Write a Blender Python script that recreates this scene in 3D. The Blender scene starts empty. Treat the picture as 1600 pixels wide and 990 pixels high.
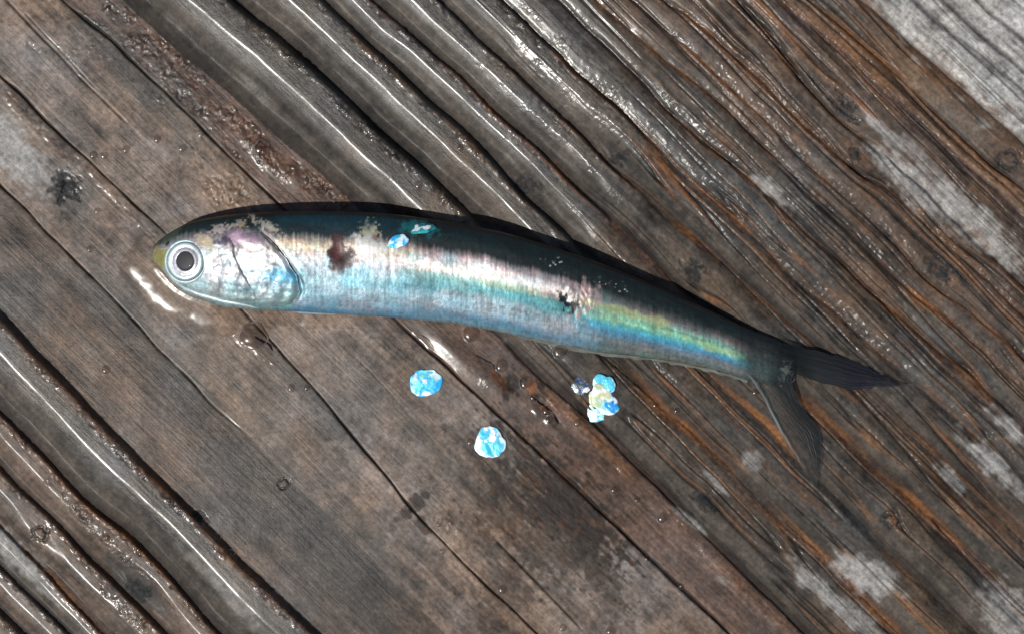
import bpy, math
import numpy as np

# ------------------------------------------------------------------ camera, sky, sun
S = bpy.context.scene
U = 0.0001                      # one unit of the layout plan = 0.1 mm
CX, CY = 800.0, 495.0
CAM_H = 0.44

def W(x, y, z=0.0):
    return ((x - CX) * U, (CY - y) * U, z * U)

cam_d = bpy.data.cameras.new("camera")
cam = bpy.data.objects.new("camera", cam_d)
S.collection.objects.link(cam)
cam.location = (0, 0, CAM_H)
cam_d.sensor_width = 36.0
cam_d.lens = 36.0 * CAM_H / 0.16
cam_d.clip_start = 0.01
cam_d.clip_end = 50.0
S.camera = cam

SUN_EL = 60.0
SUN_AZ = 217.0                  # degrees counter-clockwise from +x, direction towards the sun
wd = bpy.data.worlds.new("World"); S.world = wd; wd.use_nodes = True
nt = wd.node_tree
sky = nt.nodes.new("ShaderNodeTexSky")
sky.sky_type = 'NISHITA'; sky.sun_disc = False
sky.sun_elevation = math.radians(SUN_EL)
sky.sun_rotation = math.radians(90.0 - SUN_AZ)
sky.air_density = 1.0; sky.dust_density = 2.0
bg = nt.nodes["Background"]; bg.inputs[1].default_value = 0.065
nt.links.new(sky.outputs[0], bg.inputs[0])
sl = bpy.data.lights.new("sun", 'SUN'); sl.energy = 4.5; sl.angle = math.radians(0.55)
sl.color = (1.0, 0.965, 0.91)
so = bpy.data.objects.new("sun", sl); S.collection.objects.link(so)
el, az = math.radians(SUN_EL), math.radians(SUN_AZ)
from mathutils import Vector, Quaternion
sd = Vector((math.cos(el) * math.cos(az), math.cos(el) * math.sin(az), math.sin(el)))
so.rotation_mode = 'QUATERNION'; so.rotation_quaternion = sd.to_track_quat('Z', 'Y')
so.location = sd * 2
S.view_settings.view_transform = 'Standard'; S.view_settings.look = 'None'
S.view_settings.exposure = 0.0; S.view_settings.gamma = 1.0
S.cycles.sample_clamp_direct = 0.0
S.cycles.sample_clamp_indirect = 4.0
S.cycles.use_denoising = True
S.cycles.caustics_refractive = False

# ------------------------------------------------------------------ helpers
def ss(a, b, x):
    t = np.clip((x - a) / (b - a), 0, 1)
    return t * t * (3 - 2 * t)

def vnoise(x, y, seed):
    """smooth value noise in [-1, 1] with lattice spacing 1"""
    rng = np.random.default_rng(seed)
    n = 512
    tab = rng.uniform(-1, 1, (n, n)).astype(np.float32)
    xi = np.floor(x).astype(np.int64); yi = np.floor(y).astype(np.int64)
    fx = x - xi; fy = y - yi
    fx = fx * fx * fx * (fx * (fx * 6 - 15) + 10); fy = fy * fy * fy * (fy * (fy * 6 - 15) + 10)
    x0 = xi % n; x1 = (xi + 1) % n; y0 = yi % n; y1 = (yi + 1) % n
    a = tab[x0, y0] * (1 - fx) + tab[x1, y0] * fx
    b = tab[x0, y1] * (1 - fx) + tab[x1, y1] * fx
    return a * (1 - fy) + b * fy

def fbm(x, y, seed, octaves=4, gain=0.5):
    r = 0; amp = 1.0; tot = 0
    for k in range(octaves):
        c, s_ = math.cos(0.5 * k), math.sin(0.5 * k)
        r = r + amp * vnoise((x * c - y * s_) * 2 ** k + 13.1 * k, (x * s_ + y * c) * 2 ** k + 7.7 * k, seed + k)
        tot += amp; amp *= gain
    return r / tot * 1.6

def fbm_al(s, t, ls, lt, seed, octaves=4, gain=0.55):
    """noise stretched along the grain, lattice not rotated"""
    r = 0; amp = 1.0; tot = 0
    for k in range(octaves):
        r = r + amp * vnoise(s / ls * 2 ** k + 3.3 * k, t / lt * 2 ** k + 9.1 * k, seed + 31 * k)
        tot += amp; amp *= gain
    return r / tot * 1.6

def mix(a, b, m):
    m = m[..., None] if np.ndim(m) > 0 else m
    return a * (1 - m) + np.asarray(b, dtype=np.float32) * m

def mesh_obj(name, co, faces, mat=None, parent=None, cols=None, floats=None, smooth=True):
    me = bpy.data.meshes.new(name)
    co = np.asarray(co, dtype=np.float32)
    faces = np.asarray(faces, dtype=np.int32)
    n = len(faces); k = faces.shape[1]
    me.vertices.add(len(co)); me.vertices.foreach_set("co", co.ravel())
    me.loops.add(n * k); me.loops.foreach_set("vertex_index", faces.ravel())
    me.polygons.add(n)
    me.polygons.foreach_set("loop_start", np.arange(0, n * k, k, dtype=np.int32))
    me.polygons.foreach_set("loop_total", np.full(n, k, dtype=np.int32))
    me.update(calc_edges=True)
    me.polygons.foreach_set("use_smooth", np.full(n, smooth, dtype=bool))
    if cols is not None:
        a = me.color_attributes.new("Col", 'FLOAT_COLOR', 'POINT')
        c4 = np.ones((len(co), 4), dtype=np.float32); c4[:, :3] = np.clip(cols, 0, 1)
        a.data.foreach_set("color", c4.ravel())
    for fn, fv in (floats or {}).items():
        a = me.attributes.new(fn, 'FLOAT', 'POINT')
        a.data.foreach_set("value", np.asarray(fv, dtype=np.float32).ravel())
    o = bpy.data.objects.new(name, me); S.collection.objects.link(o)
    if mat: me.materials.append(mat)
    if parent: o.parent = parent
    return o

def grid_faces(nx, ny, wrap_y=False):
    i = np.arange(nx - 1)[:, None]
    j = np.arange(ny if wrap_y else ny - 1)[None, :]
    j2 = (j + 1) % ny
    a = i * ny + j; b = (i + 1) * ny + j; c = (i + 1) * ny + j2; d = i * ny + j2
    return np.stack([a, b, c, d], -1).reshape(-1, 4)

def tag(o, label=None, cat=None, group=None, kind=None):
    if label: o['label'] = label
    if cat: o['category'] = cat
    if group: o['group'] = group
    if kind: o['kind'] = kind
    return o

# ------------------------------------------------------------------ materials
class NT:
    def __init__(s, name):
        s.m = bpy.data.materials.new(name); s.m.use_nodes = True
        s.t = s.m.node_tree; s.p = s.t.nodes["Principled BSDF"]; s.out = s.t.nodes["Material Output"]
    def n(s, typ, **kw):
        nd = s.t.nodes.new(typ)
        for k, v in kw.items():
            if k.startswith('i_'):
                key = k[2:]
                key = int(key) if key.isdigit() else key.replace('_', ' ')
                nd.inputs[key].default_value = v
            else: setattr(nd, k, v)
        return nd
    def l(s, a, b): s.t.links.new(a, b)
    def math(s, op, a, b=None, c=None, clamp=False):
        nd = s.t.nodes.new("ShaderNodeMath"); nd.operation = op; nd.use_clamp = clamp
        for i, v in enumerate((a, b, c)):
            if v is None: continue
            if isinstance(v, (int, float)): nd.inputs[i].default_value = v
            else: s.l(v, nd.inputs[i])
        return nd.outputs[0]
    def noise(s, vec, scale, detail=4, rough=0.6):
        nd = s.n("ShaderNodeTexNoise"); nd.inputs["Scale"].default_value = scale
        nd.inputs["Detail"].default_value = detail; nd.inputs["Roughness"].default_value = rough
        s.l(vec, nd.inputs["Vector"]); return nd.outputs["Fac"]

def wood_material():
    k = NT("wet_weathered_wood"); p = k.p
    col = k.n("ShaderNodeVertexColor", layer_name="Col").outputs[0]
    wet = k.n("ShaderNodeAttribute", attribute_name="Wet").outputs["Fac"]
    grit = k.n("ShaderNodeAttribute", attribute_name="Grit").outputs["Fac"]
    tc = k.n("ShaderNodeTexCoord").outputs["Object"]
    mp = k.n("ShaderNodeMapping"); mp.inputs["Rotation"].default_value = (0, 0, math.radians(44))
    k.l(tc, mp.inputs["Vector"])
    mp2 = k.n("ShaderNodeMapping"); mp2.inputs["Scale"].default_value = (90, 1500, 400)
    k.l(mp.outputs[0], mp2.inputs["Vector"])
    mp3 = k.n("ShaderNodeMapping"); mp3.inputs["Scale"].default_value = (60, 420, 100)
    k.l(mp.outputs[0], mp3.inputs["Vector"])
    fib = k.noise(mp2.outputs[0], 1.0, 5, 0.65)
    iso = k.noise(tc, 1500.0, 4, 0.7)
    iso2 = k.noise(tc, 420.0, 5, 0.6)
    f = k.math('MULTIPLY_ADD', k.math('SUBTRACT', fib, 0.5), 0.9, 1.0)
    g = k.math('MULTIPLY_ADD', k.math('SUBTRACT', iso, 0.5), 2.0, 1.0)
    g2 = k.math('MULTIPLY_ADD', k.math('SUBTRACT', iso2, 0.5), 1.3, 1.0)
    fac = k.math('MULTIPLY', k.math('MULTIPLY', f, g), g2)
    fac = k.math('MAXIMUM', fac, 0.15)
    mx = k.n("ShaderNodeMix", data_type='RGBA', blend_type='MULTIPLY'); mx.inputs[0].default_value = 1
    k.l(col, mx.inputs[6]); k.l(fac, mx.inputs[7])
    k.l(mx.outputs[2], p.inputs["Base Color"])
    # roughness of the wood, water film as coat
    k.l(k.math('MULTIPLY_ADD', wet, -0.38, 0.74), p.inputs["Roughness"])
    p.inputs["Specular IOR Level"].default_value = 0.26
    k.l(k.math("MULTIPLY", wet, k.math("MULTIPLY_ADD", k.noise(mp3.outputs[0], 1.0, 3, 0.6), 2.1, -.55, clamp=True)), p.inputs["Coat Weight"])
    p.inputs["Coat IOR"].default_value = 1.36
    k.l(k.math('MULTIPLY_ADD', grit, -0.14, k.math('MULTIPLY_ADD', iso2, 0.16, 0.13), clamp=True), p.inputs["Coat Roughness"])
    h = k.math('ADD', k.math('MULTIPLY', fib, 1.0), k.math('MULTIPLY', iso, 0.8))
    b = k.n("ShaderNodeBump"); b.inputs["Strength"].default_value = 0.7; b.inputs["Distance"].default_value = 0.00016
    k.l(h, b.inputs["Height"]); k.l(b.outputs[0], p.inputs["Normal"])
    b2 = k.n("ShaderNodeBump"); b2.inputs["Distance"].default_value = 0.00030
    k.l(k.math('MULTIPLY_ADD', grit, 1.1, 0.03), b2.inputs["Strength"])
    hh = k.math('ADD', k.noise(tc, 1900.0, 2, 0.5), k.math('MULTIPLY', iso2, 0.5))
    k.l(hh, b2.inputs["Height"]); k.l(b2.outputs[0], p.inputs["Coat Normal"])
    return k.m

def water_material(name, tint=(0.955, 0.93, 0.90), rough=0.21, fine=True):
    k = NT(name)
    k.t.nodes.remove(k.p)
    tr = k.n("ShaderNodeBsdfTransparent"); tr.inputs[0].default_value = (*tint, 1)
    gl = k.n("ShaderNodeBsdfGlossy"); gl.inputs["Roughness"].default_value = rough
    gl.inputs["Color"].default_value = (1, 1, 1, 1)
    fr = k.n("ShaderNodeFresnel"); fr.inputs[0].default_value = 1.36
    ms = k.n("ShaderNodeMixShader")
    if fine:
        tc = k.n("ShaderNodeTexCoord").outputs["Object"]
        b = k.n("ShaderNodeBump"); b.inputs["Distance"].default_value = 0.0002; b.inputs["Strength"].default_value = 0.04
        k.l(k.noise(tc, 700.0, 2, 0.5), b.inputs["Height"])
        k.l(b.outputs[0], gl.inputs["Normal"]); k.l(b.outputs[0], fr.inputs["Normal"])
    k.l(fr.outputs[0], ms.inputs[0]); k.l(tr.outputs[0], ms.inputs[1]); k.l(gl.outputs[0], ms.inputs[2])
    k.l(ms.outputs[0], k.out.inputs[0])
    return k.m

def skin_material(name, rough=0.34, metal_attr=True, coat=0.6, nscale=900.0, bump=0.00012):
    k = NT(name); p = k.p
    col = k.n("ShaderNodeVertexColor", layer_name="Col").outputs[0]
    tc = k.n("ShaderNodeTexCoord").outputs["Object"]
    n1 = k.noise(tc, nscale, 4, 0.65)
    n2 = k.noise(tc, nscale * 2.3, 3, 0.6)
    fac = k.math('MULTIPLY_ADD', k.math('SUBTRACT', n2, 0.5), 0.9, 1.0)
    mx = k.n("ShaderNodeMix", data_type='RGBA', blend_type='MULTIPLY'); mx.inputs[0].default_value = 1
    k.l(col, mx.inputs[6]); k.l(fac, mx.inputs[7]); k.l(mx.outputs[2], p.inputs["Base Color"])
    if metal_attr:
        met = k.n("ShaderNodeAttribute", attribute_name="Metal").outputs["Fac"]
        k.l(met, p.inputs["Metallic"])
    k.l(k.math('MULTIPLY_ADD', n1, 0.25, rough - 0.12), p.inputs["Roughness"])
    p.inputs["Coat Weight"].default_value = coat
    p.inputs["Coat IOR"].default_value = 1.36
    p.inputs["Coat Roughness"].default_value = 0.1
    b = k.n("ShaderNodeBump"); b.inputs["Distance"].default_value = bump; b.inputs["Strength"].default_value = 0.6
    k.l(n1, b.inputs["Height"]); k.l(b.outputs[0], p.inputs["Normal"])
    return k.m

def plain(name, col, rough=0.3, metallic=0.0, coat=0.5, alpha=1.0):
    k = NT(name); p = k.p
    tc = k.n("ShaderNodeTexCoord").outputs["Object"]
    n1 = k.noise(tc, 1200.0, 3, 0.6)
    fac = k.math('MULTIPLY_ADD', k.math('SUBTRACT', n1, 0.5), 0.6, 1.0)
    mx = k.n("ShaderNodeMix", data_type='RGBA', blend_type='MULTIPLY'); mx.inputs[0].default_value = 1
    mx.inputs[6].default_value = (*col, 1); k.l(fac, mx.inputs[7]); k.l(mx.outputs[2], p.inputs["Base Color"])
    p.inputs["Roughness"].default_value = rough; p.inputs["Metallic"].default_value = metallic
    p.inputs["Coat Weight"].default_value = coat; p.inputs["Coat Roughness"].default_value = 0.05
    p.inputs["Alpha"].default_value = alpha
    return k.m

M_WOOD = wood_material()
M_WATER = water_material("water")
M_DROP = water_material("droplet_water", (0.80, 0.76, 0.73), 0.19, False)
M_SKIN = skin_material("silver_fish_skin", .46, coat=.25)
M_SCALE = skin_material("pearly_scale", 0.3, True, 0.8, 1100.0, 0.00025)

# ------------------------------------------------------------------ the board
# growth-ring lines traced over the board: (x, y) points, in order from the lower left to the upper right
LINES = [
 ("z2", [(0, 950), (40, 990)]),
 ("Z", [(0, 886), (82, 963)]),
 ("Y", [(0, 821), (55, 875), (109, 935), (158, 984)]),
 ("X", [(0, 728), (65, 799), (136, 870), (218, 941), (262, 990)]),
 ("W", [(0, 641), (71, 712), (136, 783), (202, 832), (262, 897), (327, 973)]),
 ("V", [(0, 483), (55, 548), (109, 603), (180, 679), (245, 744), (305, 799), (371, 870), (436, 930), (491, 984)]),
 ("B", [(0, 288), (60, 348), (158, 450), (234, 532), (294, 592), (354, 652), (403, 695)]),
 ("A", [(0, 117), (53, 170), (106, 223), (159, 272), (244, 350), (425, 532), (500, 618), (600, 740), (648, 800), (723, 876), (797, 947), (842, 992)]),
 ("C", [(97, 0), (177, 67), (247, 134), (300, 184), (353, 240), (442, 325), (619, 500), (698, 574), (797, 663), (866, 728), (945, 807), (1020, 876), (1142, 990)]),
 ("D", [(191, 0), (247, 53), (300, 99), (353, 141), (406, 191), (477, 254), (551, 315), (767, 515), (846, 594), (931, 663), (985, 723), (1060, 792), (1139, 873), (1199, 933), (1252, 986)]),
 ("E", [(368, 4), (460, 78), (560, 168), (640, 246), (740, 342), (979, 585), (1024, 631), (1079, 673), (1128, 718), (1192, 788), (1252, 838), (1305, 884), (1358, 940)]),
 ("F", [(511, 7), (588, 81), (660, 148), (726, 205), (793, 272), (850, 330), (1105, 579), (1144, 614), (1192, 660), (1234, 705), (1330, 800), (1480, 950)]),
 ("G", [(581, 0), (624, 39), (677, 85), (730, 131), (783, 184), (839, 230), (899, 290), (956, 346), (1228, 592), (1293, 663), (1338, 702), (1379, 742), (1429, 785), (1482, 838), (1535, 887), (1600, 937)]),
 ("H", [(684, 0), (747, 60), (800, 106), (853, 156), (917, 219), (977, 276), (1044, 343), (1093, 381), (1146, 431), (1199, 477), (1259, 526), (1400, 655), (1600, 845)]),
 ("I", [(783, 0), (836, 50), (889, 103), (942, 148), (995, 198), (1060, 262), (1157, 346), (1206, 395), (1252, 441), (1294, 473), (1351, 526), (1480, 640), (1600, 750)]),
 ("J", [(875, 0), (942, 67), (1009, 131), (1040, 168), (1093, 219), (1157, 269), (1199, 311), (1259, 364), (1316, 410), (1358, 452), (1411, 498), (1464, 547), (1500, 572), (1600, 662)]),
 ("K", [(931, 0), (995, 57), (1060, 110), (1128, 163), (1259, 290), (1425, 455), (1482, 501), (1535, 551), (1600, 607)]),
 ("L", [(985, 0), (1104, 103), (1333, 323), (1379, 369), (1446, 431), (1500, 477), (1600, 562)]),
 ("M", [(1040, 7), (1104, 53), (1157, 102), (1259, 198), (1340, 262), (1393, 307), (1482, 385), (1535, 429), (1600, 491)]),
 ("N", [(1157, 0), (1199, 46), (1252, 117), (1302, 170), (1351, 226), (1393, 255), (1454, 304), (1496, 346), (1600, 445)]),
 ("O", [(1225, 0), (1252, 32), (1309, 74), (1340, 103), (1393, 152), (1464, 212), (1600, 340)]),
 ("P", [(1263, 0), (1316, 42), (1358, 78), (1429, 141), (1482, 191), (1535, 240), (1600, 297)]),
 ("g1", [(1347, 0), (1429, 71), (1514, 145), (1600, 225)]),
 ("g2", [(1429, 0), (1500, 60), (1553, 103), (1600, 148)]),
 ("g3", [(1478, 0), (1535, 53), (1600, 113)]),
 ("g4", [(1528, 0), (1600, 62)]),
]
rng = np.random.default_rng(5)
names = [n for n, _ in LINES]
s_ax = np.arange(-3000, 6001, 4.0)             # s = x + y (twice along), d = x - y (across)
def curve(pts):
    p = np.array(pts, float); s_ = p[:, 0] + p[:, 1]; d_ = p[:, 0] - p[:, 1]
    o = np.argsort(s_); y = np.interp(s_ax, s_[o], d_[o])
    ker = np.exp(-0.5 * (np.arange(-12, 13) / 5.0) ** 2); ker /= ker.sum()
    y = np.convolve(np.pad(y, 12, mode='edge'), ker, mode='valid')
    return y
T = [curve(p) for _, p in LINES]
# beyond the photographed part the board goes on with rings of the same kind
lo = []; d0 = T[0]
for i in range(34):
    d0 = d0 - rng.uniform(50, 120) + 5 * vnoise(s_ax / 200, s_ax * 0 + i, 90 + i); lo.append(d0)
hi = []; d1 = T[-1]
for i in range(34):
    d1 = d1 + rng.uniform(40, 90) + 5 * vnoise(s_ax / 200, s_ax * 0 + i, 190 + i); hi.append(d1)
T = lo[::-1] + T + hi
names = ["lo"] * len(lo) + names + ["hi"] * len(hi)
T = np.array(T)
for i in range(1, len(T)):
    T[i] = np.maximum(T[i], T[i - 1] + 12)
NB = len(T)
IDX = {n: i for i, n in enumerate(names)}

# band profiles (band = from this line to the next one, f = 0..1 going to the upper right)
PRO = {
 'chan': ([0, .06, .2, .34, .46, .6, .74, .88, .94, 1.0], [0, .0, .014, .060, .114, .172, .179, .182, .174, .0]),
 'soft': ([0, .05, .15, .3, .45, .6, .75, .88, .95, 1.0], [0, .002, .02, .06, .095, .125, .143, .148, .13, .0]),
 'flat': ([0, .05, .5, .95, 1.0], [0, .0, .006, .0, 0]),
 'ridge': ([0, .12, .35, .6, .85, 1.0], [-.03, .02, .055, .06, .03, -.03]),
}
def prof_table(fk, hk, sg=11):
    t = np.interp(np.linspace(-.1, 1.1, 615), fk, hk); kr = np.exp(-.5 * (np.arange(-30, 31) / sg) ** 2); kr /= kr.sum()
    return np.convolve(np.pad(t, 30, mode='edge'), kr, mode='valid')
TAB = {k: prof_table(*v) for k, v in PRO.items()}
C_WET = (0.050, 0.043, 0.036); C_FLAT = (0.128, 0.101, 0.084); C_RUST = (0.105, 0.060, 0.034)
C_DARK = (0.014, 0.010, 0.008); C_OR = (0.17, 0.070, 0.020); C_GREY = (0.275, 0.28, 0.28); C_MID = (0.066, 0.050, 0.040)
C_RED = (0.078, 0.051, 0.040)
#        profile, base colour, wetness, colour at the crest
BAND = {
 'z2': ('chan', C_MID, .9, C_MID), 'Z': ('chan', C_WET, .9, C_MID), 'Y': ('chan', C_MID, .8, C_MID), 'X': ('chan', C_MID, .8, C_RED),
 'W': ('chan', C_WET, 1, C_RED), 'V': ('flat', C_MID, .8, C_MID), 'B': ('flat', C_FLAT, .75, C_FLAT), 'A': ('flat', C_FLAT, .8, C_FLAT),
 'C': ('flat', C_RED, .95, C_RED), 'D': ('chan', C_WET, 1, C_WET), 'E': ('chan', C_WET, 1, C_WET), 'F': ('chan', C_WET, 1, C_RED),
 'G': ('chan', C_WET, 1, C_WET), 'H': ('chan', C_WET, 1, C_WET), 'I': ('soft', C_WET, .95, C_MID), 'J': ('soft', C_WET, .85, C_MID),
 'K': ('soft', C_MID, .8, C_MID), 'L': ('soft', C_MID, .75, C_MID), 'M': ('ridge', C_MID, .8, C_RUST), 'N': ('ridge', C_MID, .8, C_RED),
 'O': ('ridge', C_RUST, .8, C_RUST), 'P': ('ridge', (.082, .060, .044), .45, C_RUST), 'g1': ('ridge', C_GREY, .0, C_GREY), 'g2': ('ridge', C_GREY, .0, C_GREY),
 'g3': ('ridge', C_GREY, .0, C_GREY), 'g4': ('ridge', C_GREY, .0, C_GREY), 'lo': ('chan', C_MID, .8, C_MID), 'hi': ('ridge', C_GREY, .1, C_GREY),
}

def ax_coords(lo_, hi_, step, outer, n_out=70):
    core = np.arange(lo_, hi_ + step, step)
    g = np.linspace(0, 1, n_out + 1)[1:] ** 2 * outer + np.linspace(0, 1, n_out + 1)[1:] * n_out * step * 0.6
    return np.concatenate([(lo_ - g)[::-1], core, core[-1] + g])

def board_fields(X, Y):
    """height, colour, wetness, grit at plan positions"""
    wob = (2.4 + 2.0 * ss(200, 800, X - Y)) * fbm_al(X + Y, X - Y, 190, 80, 11, 2) + 1.0 * fbm_al(X + Y, X - Y, 60, 60, 12, 1)
    s_ = X + Y; d_ = X - Y + wob
    for kx, ky in [(105, 292), (1319, 166), (1577, 250), (1471, 422), (1393, 810), (1100, 785), (65, 832), (222, 918), (1340, 242), (970, 243), (824, 290), (1085, 425)]:
        a_ = X + Y - kx - ky; p_ = X - Y - kx + ky
        d_ = d_ - 13 * np.tanh(p_ / 12) * np.exp(-((a_ / 75) ** 2 + (p_ / 42) ** 2))
    si = np.clip((s_ - s_ax[0]) / 4.0, 0, len(s_ax) - 2); i0 = si.astype(int); fr = si - i0
    H = np.zeros_like(X); COL = np.zeros(X.shape + (3,), X.dtype); WET = np.zeros_like(X); GR = np.zeros_like(X)
    F = np.zeros_like(X)
    ldist = {}
    T32 = T.astype(np.float32); prev = T32[0][i0] * (1 - fr) + T32[0][i0 + 1] * fr
    right = np.clip((X - 700) / 500.0 + (Y - 300) / 900.0, 0, 1)       # the right of the board is drier and less cupped
    for b in range(NB - 1):
        nxt = T32[b + 1][i0] * (1 - fr) + T32[b + 1][i0 + 1] * fr
        n = names[b]
        if n not in ('lo', 'hi'): ldist[n] = (d_ - prev) * 0.7071
        m = (d_ >= prev) & (d_ < nxt)
        if m.any():
            w = (nxt - prev)[m]; f = (d_[m] - prev[m]) / w; wp = np.minimum(w * 0.7071, 128)
            pr, c0, wt, c1 = BAND[n]
            h = TAB[pr][np.clip(((f + .1) / 1.2 * 614), 0, 614).astype(int)]
            if pr == 'chan': h = h * (1 - ss(.42, .66, right[m])) + 1.5 * ss(.42, .66, right[m]) * TAB['ridge'][np.clip(((f + .1) / 1.2 * 614), 0, 614).astype(int)]
            if pr == 'soft': h = h * .35 + 1.1 * TAB['ridge'][np.clip(((f + .1) / 1.2 * 614), 0, 614).astype(int)]
            H[m] = h * wp
            cm = ss(.78, .95, f)
            COL[m] = mix(np.broadcast_to(np.array(c0), (m.sum(), 3)), c1, cm)
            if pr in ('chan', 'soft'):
                dk = np.maximum(ss(.26, .02, f), ss(.965, 1, f) * .9)  # grooves at the band edges darkened, ridge shade put into the colour
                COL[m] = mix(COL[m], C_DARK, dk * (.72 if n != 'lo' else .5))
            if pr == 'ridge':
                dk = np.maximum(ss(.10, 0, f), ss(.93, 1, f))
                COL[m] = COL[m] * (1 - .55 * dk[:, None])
            WET[m] = wt * (ss(.34, .50, f) * .95 + .05 if pr == 'chan' else 1); F[m] = f
            if pr in ('chan', 'soft'):
                GR[m] = ss(.80, .88, f) * (1 - ss(.97, 1, f))
        prev = nxt
    pad = np.zeros_like(X)
    # broad variation in tone
    n1 = fbm(X / 150, Y / 150, 21, 4); n2 = fbm_al(s_, d_, 260, 26, 22, 4); n3 = fbm(X / 34, Y / 34, 24, 4)
    n4 = fbm_al(s_, d_, 130, 7, 26, 3)
    n5 = fbm(X / 9, Y / 9, 28, 3)
    COL = COL * np.clip(1 + .30 * n1 + .34 * n2 + .26 * n3 + .22 * n4 + .26 * n5, .15, 3)[..., None]
    warm = fbm(X / 90, Y / 90, 31, 4)
    warm = warm * (.2 + .8 * (WET > .3))
    COL = COL * np.stack([1 + .16 * warm, 1 + 0 * warm, 1 - .18 * warm], -1)
    # right part is browner and mottled
    rb = np.clip((X - 850) / 400, 0, 1)
    rr = fbm_al(s_, d_, 120, 18, 33, 4)
    COL = mix(COL, (0.12, 0.062, 0.032), rb * ss(.15, .8, rr) * .45 * (WET > .3))
    WET = WET * (1 - .72 * right)
    WET = WET * (1 + .15 * n3)
    # rust coloured lines along the rings
    patchy = np.clip(.55 + .75 * fbm_al(s_, d_, 190, 60, 61, 2), 0, 1)
    shared = [fbm_al(s_, d_, 60, 12, 50 + q, 3) for q in range(3)]
    def line_mask(n, off, wd, s0, s1, ragged=.6, seed=50):
        dd = ldist[n] - off
        ix = np.nonzero((np.abs(dd) < 2.3 * wd) & (s_ > s0) & (s_ < s1))
        dd = dd[ix]; sv = s_[ix]
        m = np.exp(-(dd / wd) ** 2) * ss(s0, s0 + 90, sv) * (1 - ss(s1 - 90, s1, sv))
        return ix, np.clip(m * (1 + ragged * shared[seed % 3][ix]), 0, 1)
    for n, off, wd, s0, s1, st in [
        ('G', -3, 4.5, 650, 1260, .9), ('G', 2, 6, 1850, 2800, .95), ('F', 3, 6, 1650, 2010, .95), ('E', -1, 6, 1500, 2500, .75),
        ('E', -6, 6, 1480, 2400, .35), ('D', -14, 8, 1420, 2400, .7), ('H', -3, 4, 600, 1860, .75), ('I', -2, 5, 900, 2000, .65),
        ('F', -8, 5, 560, 1200, .35), ('J', -3, 3, 1100, 2200, .5), ('K', -2, 4, 850, 1500, .55), ('K', 0, 6, 1840, 2400, .9),
        ('L', -2, 4, 1100, 2400, .5), ('M', 0, 7, 1050, 2400, .55), ('M', 14, 7, 1700, 2300, .7), ('N', -6, 5, 1100, 1500, .6), ('O', 4, 13, 1050, 1750, .55),
        ('N', 6, 5, 1600, 2300, .6), ('P', -6, 5, 1600, 2200, .6), ('H', 5, 5, 1900, 2700, .35), ('V', -4, 5, 350, 1700, .5), ('Y', 0, 6, 700, 1400, .6),
        ('X', -3, 5, 600, 1400, .4), ('W', -3, 4, 500, 1500, .5), ('A', -14, 12, 100, 700, .3), ('D', 24, 8, 0, 250, .3)]:
        ix, mk = line_mask(n, off, wd, s0, s1, 1.1, 50 + int(abs(off) * 3) + ord(n[0]))
        COL[ix] = mix(COL[ix], C_OR, np.clip(mk * st * patchy[ix], 0, 1))
        H[ix] += mk * 1.6 * (.5 + .5 * n5[ix])
    # dark lines
    for n, off, wd, s0, s1, st in [('D', 5, 6, 1100, 2500, .95), ('N', 0, 4, 1000, 2300, .85), ('P', 0, 3, 1100, 2200, .7),
        ('M', 4, 3, 1000, 1800, .6), ('J', 3, 3, 700, 2300, .55), ('g1', 0, 2.5, 1200, 2200, .75), ('g2', 0, 4, 1200, 2200, .8), ('g3', 0, 3, 1200, 2200, .75),
        ('g4', 0, 2.5, 1200, 2200, .7), ('G', 6, 4, 1800, 2600, .6)]:
        ix, mk = line_mask(n, off, wd, s0, s1, .9, 150 + ord(n[0]))
        COL[ix] = mix(COL[ix], C_DARK if n[0] != 'g' else (.08, .08, .08), np.clip(mk * st * .8, 0, 1))
        H[ix] -= mk * (4.0 if n in ('D', 'N', 'P') else 2.2)
    # extra thin streaks with their own depth on the right
    k1 = fbm_al(s_, d_, 420, 9, 71, 3)
    sm = ss(.45, .75, k1) * ss(0, 14, ldist['D']) * np.clip((X - Y - 700) / 250, 0, 1)
    H = H - sm * 2.2; COL = COL * (1 - .45 * sm)[..., None]
    cn = fbm_al(s_, d_, 620, 24, 75, 2, .45); rz = ss(.30, .62, right) * (d_ < 1345) * ss(0, 14, ldist['D'])
    crz = np.exp(-(cn / .10) ** 2) * rz; oz = np.exp(-((cn - .22) / .11) ** 2) * rz
    H = H - 2.6 * crz + 1.0 * oz
    COL = COL * (1 - .70 * crz)[..., None]; COL = mix(COL, C_OR, np.clip(oz * .42 * (1 + 1.2 * n2), 0, 1))
    # drying checks: narrow, deep, straight
    def check(dd, wd, dep, m):
        g = np.exp(-(dd / wd) ** 2) * m
        return g, g * dep
    cr = [
        ('A', 0, 1.7, -200, 2100, 1.0), ('B', 0, 1.6, -200, 1090, .9), ('C', 0, 2.6, -300, 2700, 1.0)]
    for n, off, wd, s0, s1, st in cr:
        m = ss(s0, s0 + 60, s_) * (1 - ss(s1 - 200, s1, s_))
        thin = .75 + .35 * fbm_al(s_, d_ * 0, 90, 1, 77, 2)
        if n == 'C': thin = thin * (.7 + .7 * ss(1480, 1600, s_) )
        g, dh = check(ldist[n] - off - 1.0 * fbm_al(s_, d_ * 0, 120, 1, 78, 2), wd * thin, 7.0, m * st)
        H = H - dh; COL = mix(COL, (.008, .006, .005), np.clip(g * 1.25, 0, 1)); WET = WET * (1 - g)
        # a raised lip beside the check
        WET = WET * (1 - .9 * m * np.exp(-((ldist[n] - off) / 5) ** 2))
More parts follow.
